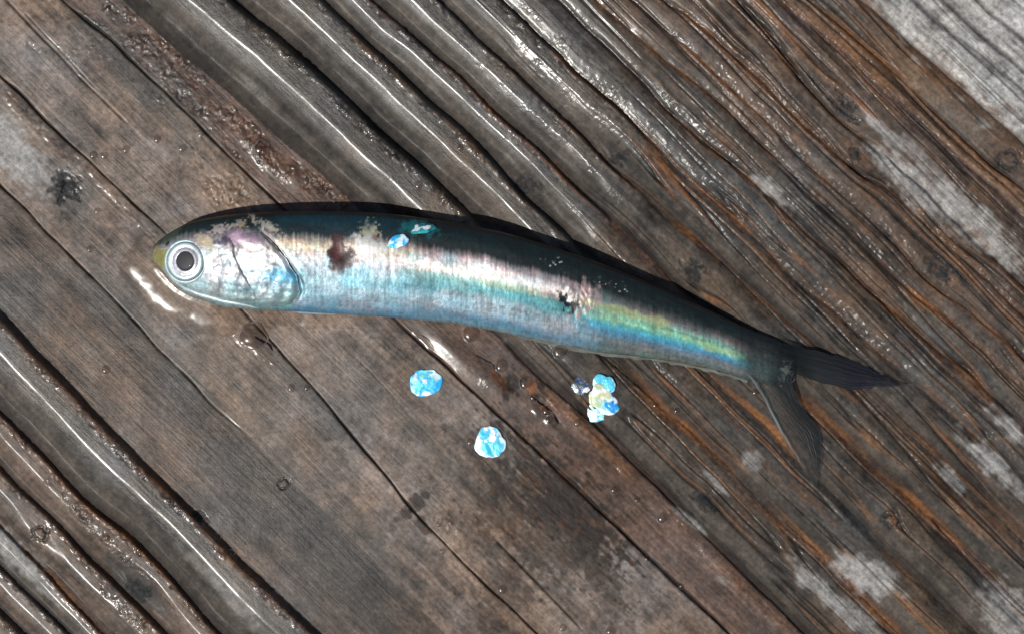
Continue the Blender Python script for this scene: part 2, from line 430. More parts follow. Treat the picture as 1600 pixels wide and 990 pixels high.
    for (x0, y0, x1, y1, wd, st) in [(11, 0, 124, 120, 1.3, .8), (124, 120, 205, 198, 1.0, .5), (777, 846, 916, 988, 1.3, .75), (40, 20, 160, 150, 1.0, .2), (560, 560, 690, 700, 1.4, .06),
                                      (1150, 0, 1262, 130, 1.5, .8), (1185, 20, 1240, 90, 1.2, .6)]:
        L = math.hypot(x1 - x0, y1 - y0); ux, uy = (x1 - x0) / L, (y1 - y0) / L
        a = (X - x0) * ux + (Y - y0) * uy; dd = -(X - x0) * uy + (Y - y0) * ux + wob * .4
        g = np.exp(-(dd / wd) ** 2) * ss(-8, 8, a) * (1 - ss(L - 30, L, a)) * st
        H = H - 6 * g; COL = mix(COL, (.01, .008, .006), np.clip(g, 0, 1))
    # blotches: (x, y, half length, half width, angle from +x down, ...)
    xa, ya = X[:, 0], Y[0, :]
    def blob(x, y, a, b, ang, soft=.45, rag=.5, seed=1, sc=14):
        R = max(a, b) * 1.9 + 6
        sl = (slice(*np.searchsorted(xa, (x - R, x + R))), slice(*np.searchsorted(ya, (y - R, y + R))))
        xx_, yy_, dd_, s2_ = X[sl], Y[sl], d_[sl], s_[sl]
        c_, s2 = math.cos(math.radians(ang)), math.sin(math.radians(ang))
        u = ((xx_ - x) * c_ + (yy_ - y) * s2) / a; v = (-(xx_ - x) * s2 + (yy_ - y) * c_) / b
        r = np.sqrt(u * u + v * v) + rag * (.6 * fbm(xx_ / sc, yy_ / sc, seed, 3) + .5 * fbm_al(s2_, dd_, 60, 7, seed + 3, 2))
        return sl, ss(1 + soft * .5, 1 - soft * .5, r)
    # dry grey wood
    greys = [(20, 235, 75, 26, 50, .85), (5, 205, 50, 22, 55, .7), (1440, 295, 85, 22, 42, .75), (1395, 262, 45, 10, 42, .6), (1530, 352, 85, 20, 47, .7), (1385, 210, 50, 8, 42, .6), (1205, 298, 30, 9, 42, .7),
             (1352, 900, 46, 24, 32, .8), (1318, 950, 85, 15, 38, .6), (1290, 925, 60, 8, 44, .5), (1552, 726, 62, 14, 42, .85), (1487, 745, 32, 9, 45, .6), (1578, 668, 40, 11, 45, .8), (1578, 960, 50, 36, 42, .55), (1175, 720, 16, 14, 45, .5),
             (1500, 320, 40, 8, 45, .4), (15, 855, 60, 18, 46, .65), (60, 905, 45, 11, 48, .4), (1430, 240, 45, 9, 42, .4), (1120, 755, 22, 3.5, 46, .6), (350, 920, 80, 13, 45, .3), (1080, 815, 30, 5, 38, .55), (1127, 905, 12, 6, 45, .35)]
    for i, (x, y, a, b, ang, st) in enumerate(greys):
        sl, m = blob(x, y, a, b, ang, .9, .55, 300 + i * 7); m = m * st
        COL[sl] = mix(COL[sl], C_GREY, np.clip(m * (1 + .25 * n5[sl]), 0, 1)); WET[sl] *= (1 - m)
    # wet front of the dry corner: ragged edge
    edge = (X - 1345) * .66 - Y * .75 + 34 * fbm_al(s_, d_, 90, 22, 401, 3)
    wetter = (1 - ss(-22, 22, edge + 8 * n5)) * (X - Y > 1250)
    gm = (X - Y > 1300) * (1 - wetter)
    bl = ss(0, 26, edge + 14 * n3) * ss(1290, 1330, d_ + 18 * n4) * (d_ <= 1352)
    COL = mix(COL, C_GREY, bl * .75); WET = WET * (1 - bl)
    COL = mix(COL, np.array(C_RUST) * .85, wetter * (d_ > 1345) * np.clip(.72 + .3 * n4, 0, 1)); WET = np.where((d_ > 1345), WET + wetter * .35, WET)
    # cool grey, water-soaked patches
    for i, (x, y, a, b, ang, st) in enumerate([(425, 565, 60, 26, 50, .45), (480, 610, 90, 14, 47, .4), (310, 610, 60, 14, 45, .4), (300, 560, 120, 60, 45, .3), (450, 760, 180, 70, 45, .35), (180, 470, 70, 30, 50, .45),
             (230, 130, 130, 40, 44, .5), (120, 300, 25, 30, 80, .6), (680, 700, 150, 18, 45, .5), (560, 890, 130, 60, 45, .35), (810, 60, 90, 20, 44, .35), (215, 910, 55, 18, 48, .7), (730, 560, 110, 24, 45, .45)]):
        sl, m = blob(x, y, a, b, ang, 1.1, .4, 340 + i * 5); m = m * st
        COL[sl] = mix(COL[sl], (.040, .044, .043), m)
    # dark stain below the fish
    for i, (x, y, a, b, ang, st) in enumerate([(875, 770, 130, 42, 45, .75), (850, 830, 110, 60, 40, .5), (800, 600, 26, 14, 120, .85), (845, 620, 22, 10, 70, .75), (650, 785, 26, 10, 140, .7), (770, 780, 30, 10, 130, .6),
             (915, 650, 60, 10, 50, .6), (660, 815, 14, 8, 60, .6), (905, 820, 50, 26, 45, .6), (830, 745, 30, 18, 30, .5), (940, 900, 60, 20, 45, .45), (790, 920, 40, 60, 40, .4)]):
        sl, m = blob(x, y, a, b, ang, .6, .8, 360 + i * 5, 10); m = m * st
        COL[sl] = mix(COL[sl], (.017, .012, .009), np.clip(m * 1.25, 0, 1))
        COL[sl] = mix(COL[sl], (.10, .042, .014), m * ss(.2, .8, fbm(X[sl] / 16, Y[sl] / 16, 371, 3)) * .5)
    for x, y, a, b, st in [(832, 604, 8, 9, .9), (850, 640, 8, 4, .5), (775, 590, 16, 10, .4), (930, 690, 8, 5, .6)]:
        sl, m = blob(x, y, a, b, 45, .5, .5, 390, 8); COL[sl] = mix(COL[sl], (.15, .055, .012), m * st)
    # knots
    for i, (x, y, a, b, ang, ring) in enumerate([(105, 292, 22, 17, 45, 0), (1319, 166, 26, 13, 45, 0), (1577, 250, 20, 15, 60, 1), (1471, 422, 28, 15, 42, 0), (1393, 810, 17, 14, 45, 1),
             (1100, 785, 22, 12, 45, 0), (65, 832, 15, 12, 45, 1), (222, 918, 24, 14, 50, 0), (444, 755, 10, 11, 45, 1), (1340, 242, 15, 10, 45, 0), (970, 243, 14, 14, 45, 0), (824, 290, 16, 14, 40, 0), (1085, 425, 24, 13, 45, 0), (312, 806, 9, 7, 45, 0)]):
        sl, m = blob(x, y, a, b, ang, .6, .75, 420 + i * 5, 9)
        c_in = (.012, .014, .016); rgh = fbm(X[sl] / 6, Y[sl] / 6, 423 + i, 3)
        if ring:
            u = np.hypot(X[sl] - x, Y[sl] - y) / a + .25 * rgh
            rg = np.exp(-((u - .72) / .2) ** 2)
            COL[sl] = mix(COL[sl], c_in, np.clip(rg * (.8 + .5 * rgh), 0, 1) * .85); H[sl] += -2 * rg + 1.5 * (u < .6)
        else:
            COL[sl] = mix(COL[sl], c_in, m * np.clip(.78 + .5 * rgh, 0, 1)); H[sl] += m * (1.1 * rgh - 1.5); WET[sl] *= (1 - .7 * m)
    # fine branching split in the left knot
    for (x0, y0, x1, y1) in [(74, 300, 102, 284), (102, 284, 92, 320)]:
        L = math.hypot(x1 - x0, y1 - y0); ux, uy = (x1 - x0) / L, (y1 - y0) / L
        a = (X - x0) * ux + (Y - y0) * uy; dd = -(X - x0) * uy + (Y - y0) * ux + 1.5 * n5
        g = np.exp(-(dd / 2.6) ** 2) * ss(-3, 2, a) * (1 - ss(L - 2, L + 4, a)); H = H - 3 * g; COL = mix(COL, (.01, .012, .014), np.clip(g * .7, 0, 1))
    # extra gritty, beaded places where the film breaks into glints
    for i, (x, y, a, b, ang, st) in enumerate([(250, 90, 90, 26, 45, .8), (300, 165, 80, 22, 44, .9), (430, 250, 110, 16, 42, 1), (360, 290, 60, 30, 44, .8), (500, 290, 60, 12, 35, 1), (140, 60, 60, 30, 45, .5), (75, 80, 40, 8, 10, .5),
             (760, 580, 60, 20, 45, .4), (700, 830, 45, 20, 50, .9), (180, 860, 90, 12, 47, 1), (120, 790, 60, 9, 46, .8), (210, 960, 60, 10, 47, .9), (850, 540, 40, 10, 20, .7), (1350, 650, 40, 25, 40, .6),
             (900, 800, 90, 16, 45, .35), (1020, 600, 60, 12, 45, .7), (1290, 60, 60, 10, 45, .8), (1270, 340, 300, 60, 45, .25), (1150, 130, 160, 60, 45, .3), (960, 200, 200, 120, 45, .3)]):
        sl, m = blob(x, y, a, b, ang, .8, .6, 480 + i * 3); GR[sl] = np.maximum(GR[sl], m * st)
    GR = GR * (1 - .5 * right)
    GR = np.clip(GR * (.5 + .7 * fbm(X / 22, Y / 22, 520, 3)), 0, 1) * np.clip(WET * 1.4, 0, 1)
    # relief of every size
    rough_right = ss(.40, .8, right)
    smooth_film = np.clip(1.25 - rough_right, 0, 1)
    H = H + 1.0 * fbm(X / 120, Y / 120, 41, 3) + (.0 + .22 * rough_right) * fbm_al(s_, d_, 90, 14, 42, 3)
    H = H + .3 * fbm_al(s_, d_, 20, 6, 43, 3) * (rough_right + .35 * GR)
    H = H + 1.9 * fbm(X / 6.5, Y / 6.5, 44, 2) * (GR * 1.0 + .12 * rough_right)
    H = H + .25 * fbm(X / 38, Y / 38, 46, 2) + .05 * fbm(X / 13, Y / 13, 48, 2)
    for x, y, a, b, ang, hh in [(708, 548, 70, 17, 44, 5.5), (402, 236, 34, 11, 50, 3.5), (445, 268, 40, 12, 38, 3), (770, 600, 30, 12, 45, 3), (255, 225, 26, 14, 45, 2), (1112, 800, 26, 9, 45, 3), (880, 560, 26, 14, 20, 3)]:
        c_, s2 = math.cos(math.radians(ang)), math.sin(math.radians(ang))
        u = ((X - x) * c_ + (Y - y) * s2) / a; v = (-(X - x) * s2 + (Y - y) * c_) / b
        H = H + hh * np.exp(-u * u - v * v)
    COL = COL * (1 + .30 * GR * fbm(X / 4, Y / 4, 47, 2))[..., None]
    COL = COL * np.array((.90, .865, .83), COL.dtype)
    return H, np.clip(COL, .004, .9), np.clip(WET, 0, 1), GR

STEP = 1.5
xs = ax_coords(-30, 1630, STEP, 1700); ys = ax_coords(-30, 1020, STEP, 1700)
X, Y = np.meshgrid(xs.astype(np.float32), ys.astype(np.float32), indexing='ij')
Hh, Cc, Ww, Gg = board_fields(X, Y)
nx, ny = X.shape
co = np.stack([(X - CX) * U, (CY - Y) * U, Hh * U], -1).reshape(-1, 3)
f = grid_faces(nx, ny)[:, ::-1]
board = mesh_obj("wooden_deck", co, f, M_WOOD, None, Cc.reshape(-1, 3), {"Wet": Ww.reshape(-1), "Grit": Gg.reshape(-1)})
tag(board, "wet weathered brown grey board with ridged grain under the fish", kind='structure')
def wood_z(x, y):
    i = int(np.clip(np.searchsorted(xs, x), 1, nx - 2)); j = int(np.clip(np.searchsorted(ys, y), 1, ny - 2))
    return float(Hh[i - 1:i + 2, j - 1:j + 2].mean())

# ------------------------------------------------------------------ the fish
TOP = [(231, 394), (233, 386), (238, 379), (249, 370), (265, 360), (285, 350), (310, 343), (350, 336), (400, 332), (450, 330), (520, 330), (600, 333), (700, 346), (780, 361), (860, 384), (940, 411), (1000, 435), (1060, 461), (1120, 489), (1180, 516), (1226, 534), (1244, 544), (1254, 558)]
BOT = [(231, 401), (234, 407), (240, 413), (250, 423), (265, 441), (285, 457), (310, 468), (350, 479), (400, 484), (450, 486), (520, 490), (600, 495), (700, 504), (780, 518), (860, 535), (940, 550), (1000, 557), (1060, 566), (1120, 578), (1180, 596), (1226, 600), (1244, 590), (1254, 574)]
tx, ty = np.array(TOP, float).T; bx_, by_ = np.array(BOT, float).T
def sm_interp(x, px, py):
    # monotone-ish cubic (Catmull-Rom slopes)
    m = np.gradient(py, px); i = np.clip(np.searchsorted(px, x) - 1, 0, len(px) - 2)
    h = px[i + 1] - px[i]; t = (x - px[i]) / h
    return (py[i] * (2 * t**3 - 3 * t**2 + 1) + m[i] * h * (t**3 - 2 * t**2 + t) + py[i + 1] * (-2 * t**3 + 3 * t**2) + m[i + 1] * h * (t**3 - t**2))
LIFT = 1.5
def thick(x):
    w = sm_interp(x, bx_, by_) - sm_interp(x, tx, ty)
    r = np.interp(x, [234, 300, 450, 800, 1100, 1254], [.42, .46, .48, .48, .40, .20])
    return w * r
def surf(x, g, off=0.0, under=False):
    """point of the fish's skin at x and fraction g (0 back, 1 belly)"""
    t = sm_interp(x, tx, ty); b = sm_interp(x, bx_, by_); w = b - t; th = thick(x)
    gg = np.clip(g, 0, 1) ** (1 / 1.35); sn = np.sqrt(np.clip(1 - (2 * gg - 1) ** 2, 0, 1))
    zc = LIFT + th * .46
    z = zc + (th * .54 * sn ** .9 if not under else -th * .46 * sn ** .8)
    y = t + w * np.clip(g, 0, 1)
    z = z + off * sn
    return x, y, z
PX = lambda x, y, z: np.stack([(x - CX) * U * .987 , (CY - y) * U * .987, z * U], -1)

def fish_color(x, g):
    n_str = fbm_al(g * 100, x, 60, 3.2, 601, 3)         # streaks running from back to belly
    n_lon = fbm_al(x, g * 100, 60, 5, 611, 3)           # streaks along the body
    n_bl = fbm(x / 28, g * 100 / 18, 621, 4)
    n_f = fbm(x / 6, g * 100 / 5, 631, 3)
    gj = g + .022 * n_str + .018 * n_bl
    def prof(stops):
        gs = [a for a, _ in stops]; cs = np.array([c for _, c in stops])
        return np.stack([np.interp(gj, gs, cs[:, k]) for k in range(3)], -1)
    DK = (.010, .026, .027); TEAL = (.008, .070, .086)
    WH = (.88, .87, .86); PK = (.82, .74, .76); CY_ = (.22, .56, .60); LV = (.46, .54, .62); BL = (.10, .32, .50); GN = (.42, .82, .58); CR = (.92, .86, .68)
    head = prof([(0, (.01, .03, .03)), (.13, (.016, .05, .05)), (.20, (.36, .34, .36)), (.30, (.74, .68, .72)), (.42, (.88, .87, .87)), (.54, (.68, .72, .76)), (.68, (.56, .63, .68)), (.8, (.50, .62, .66)), (.9, (.58, .74, .74)), (1, (.40, .55, .56))])
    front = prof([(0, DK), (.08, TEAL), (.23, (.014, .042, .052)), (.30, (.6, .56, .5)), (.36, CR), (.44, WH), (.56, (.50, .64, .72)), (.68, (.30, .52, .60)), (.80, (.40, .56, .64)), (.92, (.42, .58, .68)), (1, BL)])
    mid = prof([(0, DK), (.12, (.014, .036, .037)), (.27, (.018, .034, .035)), (.33, (.55, .50, .52)), (.37, (.74, .70, .72)), (.41, (1.1, 1.1, 1.1)), (.47, (1.05, 1.06, 1.0)), (.54, (.34, .58, .58)), (.64, (.13, .38, .42)), (.74, (.32, .44, .50)), (.84, (.44, .52, .58)), (.93, (.20, .36, .48)), (1, (.30, .44, .50))])  # white band here and in front paints the flank highlight into the colour
    rear = prof([(0, DK), (.28, (.016, .036, .036)), (.36, (.15, .15, .15)), (.45, (.34, .36, .35)), (.52, (.36, .66, .54)), (.60, GN), (.68, (.12, .52, .64)), (.76, (.12, .32, .48)), (.85, (.22, .27, .29)), (1, (.20, .24, .21))])
    tail = prof([(0, (.010, .016, .020)), (.3, (.022, .032, .034)), (.5, (.06, .082, .08)), (.75, (.05, .10, .10)), (1, (.08, .10, .095))])
    def seg(x0, x1): return ss(x0, x1, x + 12 * n_bl)[..., None]
    head = head * (.80 + .16 * vnoise((x + 38 * g) / 5.0, g * 6, 645))[..., None]
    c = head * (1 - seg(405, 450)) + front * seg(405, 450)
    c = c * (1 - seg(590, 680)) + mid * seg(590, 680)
    c = c * (1 - seg(885, 960)) + rear * seg(885, 960)
    c = c * (1 - seg(1130, 1185)) + tail * seg(1130, 1185)
    n_g = fbm(x / 3.2, g * 100 / 3.4, 633, 2)
    lum = 1 + .16 * n_str + .18 * n_lon + .14 * n_f + .08 * n_bl + .16 * n_g
    c = c * lum[..., None]
    hue = fbm(x / 26, g * 100 / 10, 641, 4)
    c = c * np.stack([1 - .16 * hue, 1 + .05 * hue, 1 + .08 * hue], -1)
    y = sm_interp(x, tx, ty) * (1 - g) + sm_interp(x, bx_, by_) * g
    def spot(cx_, cy_, a, b, ang=0, rag=.5, seed=5, sc=8, so=1.0):
        cc, s2 = math.cos(math.radians(ang)), math.sin(math.radians(ang))
        u = ((x - cx_) * cc + (y - cy_) * s2) / a; v = (-(x - cx_) * s2 + (y - cy_) * cc) / b
        r = np.sqrt(u * u + v * v) + (rag + .15) * fbm(x / sc, y / sc, seed, 3)
        return ss(1.03 + .47 * so, 1 - .45 * so, r)
    # snout
    c = mix(c, (.50, .52, .24), spot(246, 402, 13, 15, 0, .3, 701)); c = mix(c, (.10, .14, .10), spot(262, 366, 22, 8, -35, .4, 702) * .8)
    c = mix(c, (.30, .22, .08), spot(240, 398, 8, 22, 0, .4, 712) * .5)
    # cheek patches
    c = mix(c, (.85, .75, .52), spot(322, 380, 13, 10, 20, .5, 703) * .8); c = mix(c, (.07, .06, .14), spot(350, 378, 15, 6, -25, .5, 704) * .75)
    c = mix(c, (.72, .52, .66), spot(383, 374, 24, 10, 15, .5, 705) * .8); c = mix(c, (.12, .10, .14), spot(370, 395, 5, 9, 35, .6, 706) * .7)
    c = mix(c, (.10, .42, .62), spot(432, 430, 16, 9, 25, .6, 707) * .75); c = mix(c, (.95, .94, .93), spot(395, 400, 36, 16, 15, .6, 708) * .8)
    c = mix(c, (.70, .60, .40), spot(378, 351, 14, 4, -8, .7, 709, 4) * .8); c = mix(c, (.80, .70, .68), spot(350, 357, 22, 5, -18, .9, 710, 4) * .8)
    c = mix(c, (.80, .76, .66), spot(415, 352, 26, 5, 28, .9, 711, 4) * .9); c = mix(c, (.40, .78, .62), spot(446, 465, 15, 12, -30, .6, 713) * .5)
    c = mix(c, (.03, .035, .03), spot(258, 380, 4, 2.5, -40, .3, 741))
    c = mix(c, (.16, .20, .20), spot(285, 449, 34, 1.8, 30, .25, 742, 20) * .8)
    c = mix(c, (.20, .26, .30), spot(350, 425, 3, 34, 22, .5, 743, 14) * .5); c = mix(c, (.22, .32, .40), spot(405, 440, 3, 30, 25, .6, 744, 14) * .5)
    # jaw line
    # gill slit: dark red flesh with its shade painted into the colour
    c = mix(c, (.018, .012, .012), spot(452, 412, 32, 2.6, 53, .25, 714, 20) * .95)
    # wounds
    c = mix(c, (.10, .045, .04), spot(533, 396, 18, 25, 8, .22, 715, 12, .35)); c = mix(c, (.045, .03, .028), spot(546, 408, 10, 18, 30, .6, 716) * .6); c = mix(c, (.24, .09, .085), spot(529, 394, 6, 12, 8, .6, 717, 8, .5) * .7)
    c = mix(c, (.62, .46, .44), spot(915, 468, 18, 20, 30, .9, 718) * .75); c = mix(c, (.02, .015, .02), spot(884, 472, 7, 14, -28, .8, 719, 5, .3) * .95)
    c = mix(c, (.02, .015, .02), spot(896, 481, 5, 9, 20, .8, 720, 5, .3) * .8); c = mix(c, (.3, .3, .3), spot(905, 460, 20, 8, 30, 1.3, 721, 5) * .6)
    c = mix(c, (.80, .78, .60), spot(578, 366, 12, 16, 0, .6, 722, 4) * .95); c = mix(c, (.9, .9, .9), spot(575, 384, 22, 14, 10, .5, 723) * .9)
    c = mix(c, (.34, .16, .14), spot(587, 372, 4, 5, 0, .5, 724) * .7)
    c = mix(c, (.04, .30, .32), spot(655, 358, 24, 10, 8, .5, 725) * .75); c = mix(c, (.012, .03, .03), spot(662, 360, 10, 4, 8, .5, 726) * .5)
    c = mix(c, (.012, .07, .10), spot(520, 344, 70, 9, 3, .6, 727) * .7)
    c = mix(c, (.86, .80, .40), spot(800, 449, 44, 5, 12, .3, 728, 20) * .3); c = mix(c, (.80, .90, .40), spot(1000, 494, 70, 6, 15, .4, 729, 22) * .42); c = mix(c, (.75, .85, .35), spot(1115, 543, 30, 5, 20, .4, 730, 16) * .45)
    c = mix(c, (.55, .60, .56), spot(1236, 578, 7, 9, 20, .7, 751, 4)); c = mix(c, (.5, .55, .5), spot(1226, 592, 5, 5, 0, .7, 752, 4) * .8)  # silver glint at the tail base, painted into the skin colour
    # bright flecks on the back
    fl = ss(.86, 1.0, fbm(x / 4.5, y / 2.6, 731, 2)) * np.maximum(spot(874, 414, 24, 8, 12, .3, 732), spot(965, 447, 24, 6, 15, .3, 733))
    c = mix(c, (.8, .85, .85), np.clip(fl * 1.5, 0, 1))
    metal = np.clip(c.mean(-1) * .9, .02, .50)
    c = np.clip(c, 0, 1.2) ** 1.25 * .60
    return np.clip(c, .003, .95), metal

fish = bpy.data.objects.new("small_fish", None); S.collection.objects.link(fish)
tag(fish, "small silver fish with dark green back and forked tail lying on the wet wood", "fish")
fish.empty_display_size = .01
nr, ng = 760, 96
xx = 234 + (1254 - 234) * (np.linspace(0, 1, nr))
# finer near the snout and the tail base
u_ = np.linspace(0, 1, nr); xx = 234 + 1020 * (u_ + .0 * u_); xx = np.concatenate([231 + 11 * np.linspace(0, 1, 14) ** 2, xx[xx > 243]])
nr = len(xx)
th_ = np.linspace(0, math.pi, ng)
gU = ((1 - np.cos(th_)) / 2) ** 1.35
gL = gU[::-1][1:-1]
XU, GU_ = np.meshgrid(xx, gU, indexing='ij'); XL, GL_ = np.meshgrid(xx, gL, indexing='ij')
a = surf(XU, GU_); b = surf(XL, GL_, under=True)
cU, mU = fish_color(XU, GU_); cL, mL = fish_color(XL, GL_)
rel = .55 * fbm(XU / 40, GU_ * 100 / 22, 801, 3) + .10 * fbm_al(GU_ * 100, XU, 40, 5, 803, 2)
yU = a[1]
def dent(x, y, r, d): return -d * np.exp(-((XU - x) ** 2 + (yU - y) ** 2) / r ** 2)
rel += dent(533, 396, 14, 4) + dent(884, 472, 9, 5) + dent(905, 466, 14, 1.5)
rel += 2.0 * np.exp(-((XU - 575) ** 2 + (yU - 380) ** 2) / 15 ** 2)
rel += (1.4 * fbm(XU / 7, yU / 7, 805, 2)) * np.exp(-((XU - 905) ** 2 + (yU - 465) ** 2) / 26 ** 2)
# gill slit behind the cover
ex = np.interp(yU, [340, 350, 373, 401, 434, 456, 474, 482], [388, 392, 420, 444, 466, 471, 460, 440])
rel += -3.0 * np.exp(-((XU - ex - 3) / 4.0) ** 2) * ss(350, 370, yU) * (1 - ss(455, 480, yU))
rel += -1.6 * np.exp(-((yU - (452 + .165 * (XU - 280) - .0002 * (XU - 280) ** 2)) / 2.0) ** 2) * ss(262, 275, XU) * (1 - ss(380, 430, XU))
edgef = np.sin(th_)[None, :]
zU = a[2] + rel * edgef ** .7
vu = PX(XU, yU, zU); vl = PX(XL, b[1], b[2])
V = np.concatenate([vu, vl], 1); C2 = np.concatenate([cU, cL], 1); M2 = np.concatenate([mU, mL], 1)
ring = V.shape[1]
faces = grid_faces(nr, ring, True)
Vf = V.reshape(-1, 3)
body = mesh_obj("body", Vf, faces[:, ::-1], M_SKIN, fish, C2.reshape(-1, 3), {"Metal": M2.reshape(-1)})
me = body.data
import bmesh
bm = bmesh.new(); bm.from_mesh(me); bm.verts.ensure_lookup_table()
for base in (0, (nr - 1) * ring):
    try: bm.faces.new([bm.verts[base + k] for k in range(ring)])
    except Exception: pass
bmesh.ops.recalc_face_normals(bm, faces=bm.faces[:]); bm.to_mesh(me); bm.free()

def body_z(x, y):
    t = float(sm_interp(np.array([x]), tx, ty)[0]); b = float(sm_interp(np.array([x]), bx_, by_)[0])
    return float(surf(np.array([float(x)]), np.array([(y - t) / (b - t)]))[2][0])

# gill cover: a thin plate standing just off the cheek, free edge to the rear
nu, nv = 70, 60
uu, vv = np.meshgrid(np.linspace(0, 1, nu), np.linspace(0, 1, nv), indexing='ij')
def plate(name, y0, y1, fy, fx, ey, ex_, lift, seed):
    yg = y0 + (y1 - y0) * vv
    ex = np.interp(yg, ey, ex_) + 1.5 * vnoise(yg / 11, yg * 0, seed)
    x0 = np.interp(yg, fy, fx)
    xg = x0 + (ex - x0) * uu
    tt = sm_interp(xg, tx, ty); bb = sm_interp(xg, bx_, by_); gg = np.clip((yg - tt) / (bb - tt), .0, .985)
    off = -1.2 + lift * ss(0, .75, uu) - .65 * lift * ss(.9, 1, uu)
    off += .5 * np.sin((xg + .5 * yg) / 4.0) * ss(.3, .9, uu) + .9 * fbm(xg / 14, yg / 10, seed + 1, 3)
    px_, py_, pz_ = surf(xg, gg, 0.0); pz_ = pz_ + (off + 2.5) * ss(0, .22, vv) * (1 - ss(.92, 1, vv) * .8) - 2.5
    cc, mm = fish_color(np.minimum(xg, 436), gg)
    cc = cc * (1 - .25 * ss(.93, 1, uu))[..., None] * (1 + .12 * vnoise(uu * 14, vv * 5, seed + 2))[..., None]
    topv = PX(px_, py_, pz_).reshape(-1, 3); botv = PX(px_, py_, pz_ - 1.6).reshape(-1, 3)
    fa = grid_faces(nu, nv); n0 = nu * nv
    rimi = np.concatenate([np.arange(nv), nv - 1 + nv * np.arange(1, nu), (nu - 1) * nv + np.arange(nv - 2, -1, -1), nv * np.arange(nu - 2, 0, -1)])
    rf = np.stack([rimi, np.roll(rimi, -1), np.roll(rimi, -1) + n0, rimi + n0], -1)
    return mesh_obj(name, np.concatenate([topv, botv]), np.concatenate([fa[:, ::-1], fa + n0, rf]), M_SKIN, fish,
                    np.concatenate([cc.reshape(-1, 3)] * 2), {"Metal": np.concatenate([mm.reshape(-1)] * 2)})
plate("gill_cover", 352, 482, [352, 417, 482], [357, 352, 357], [340, 352, 373, 401, 434, 456, 474, 482], [386, 396, 422, 445, 466, 470, 458, 440], 5.2, 811)
plate("cheek_plate", 358, 476, [358, 417, 476], [326, 322, 316], [350, 358, 380, 405, 430, 455, 470, 476], [352, 356, 366, 372, 384, 402, 404, 392], 3.4, 815)

# lower jaw: slim bar along the underside of the head
js = np.linspace(0, 1, 60)
jx = 256 + (402 - 256) * js; jy = np.interp(jx, bx_, by_) - 6.5 * np.sin(js * math.pi) ** .6 - 3
jr = 4.6 * np.sin(np.clip(js * .93 + .05, 0, 1) * math.pi) ** .55 + .3
an = np.linspace(0, 2 * math.pi, 16, endpoint=False)
jz = np.array([body_z(x, y) for x, y in zip(jx, jy)]) - 2.0
JX = jx[:, None] + 0 * an[None]; JY = jy[:, None] + np.cos(an)[None] * jr[:, None]; JZ = jz[:, None] + np.sin(an)[None] * jr[:, None] * .8
jc = np.broadcast_to(np.array((.36, .43, .44)), (60 * 16, 3)) * (1 + .15 * fbm(JX / 8, JY / 4, 821, 3)).reshape(-1, 1)
mesh_obj("lower_jaw", PX(JX, JY, JZ).reshape(-1, 3), grid_faces(60, 16, True), M_SKIN, fish, jc, {"Metal": np.full(960, .4)})

# eye: silver ring, dark pupil, wet clear bulge
ex0, ey0 = 289.5, 408.5; ez = body_z(ex0, ey0)
def disc(rad, heights, cx_, cy_, cz, name, mat, parent, cols=None, sx=1, sy=1, met=None):
    """surface of revolution: rad/height lists, closed at the centre"""
    na = 72; an = np.linspace(0, 2 * math.pi, na, endpoint=False)
    R, A = np.meshgrid(np.array(rad, float), an, indexing='ij')
    Z = np.repeat(np.array(heights, float)[:, None], na, 1)
    Xd = cx_ + R * np.cos(A) * sx; Yd = cy_ + R * np.sin(A) * sy
    v = PX(Xd, Yd, cz + Z + .30 * (Xd - cx_) * np.clip(1.2 - R / 60, 0, 1)).reshape(-1, 3)
    kw = {}
    if cols is not None:
        n_ = fbm(Xd / 5, Yd / 5, 831, 3); n_a = vnoise(A * 9, R / 6, 833) + 1.6 * vnoise(np.cos(A) * 1.3 + 4, np.sin(A) * 1.3 + R / 14, 835)
        cf = np.stack([np.interp(R, *zip(*[(r, c[k]) for r, c in cols])) for k in range(3)], -1) * (1 + .12 * n_ + .10 * n_a)[..., None]
        kw = dict(cols=cf.reshape(-1, 3), floats={"Metal": np.full(R.size, met)})
    return mesh_obj(name, v, grid_faces(len(rad), na, True), mat, parent, **kw)
M_EYE = skin_material("eye_silver", .3, True, 1.0, 1500.0, .00006)
M_PUPIL = plain("pupil_dark", (.006, .007, .011), .6, 0, .03)
eye = disc([0.2, 9, 12, 14, 16, 18, 20, 22.5, 24.5, 26.5, 29, 31, 32], [3.2, 3.4, 4.6, 5.6, 5.9, 5.5, 4.6, 4.5, 4.9, 4.6, 3.0, .4, -4], ex0, ey0, ez + 1.5, "eye", M_EYE, fish,
           [(0, (.03, .03, .04)), (14.5, (.05, .05, .06)), (16.5, (.62, .60, .64)), (19, (.42, .42, .46)), (20.5, (.22, .26, .32)), (22.5, (.58, .62, .66)), (26, (.62, .70, .70)), (28, (.36, .52, .54)), (30, (.10, .16, .18)), (32, (.04, .06, .07))], 1.0, 1.02, .35)
disc([0.2, 5.5, 11, 14, 16.4, 17.0], [6.6, 6.5, 6.0, 5.4, 4.6, 2.5], ex0 - .5, ey0 - 2.5, ez + 1.7, "pupil", M_PUPIL, eye, None, .98, 1.0)
disc([29.2, 30.5, 32, 33.4, 34.6], [1, 2.4, 2.6, 1.4, -4], ex0, ey0, ez + .4, "eye_socket_rim", M_SKIN, fish, [(28, (.10, .16, .18)), (31, (.35, .45, .48)), (36, (.6, .7, .72))], 1.0, 1.02, .3)

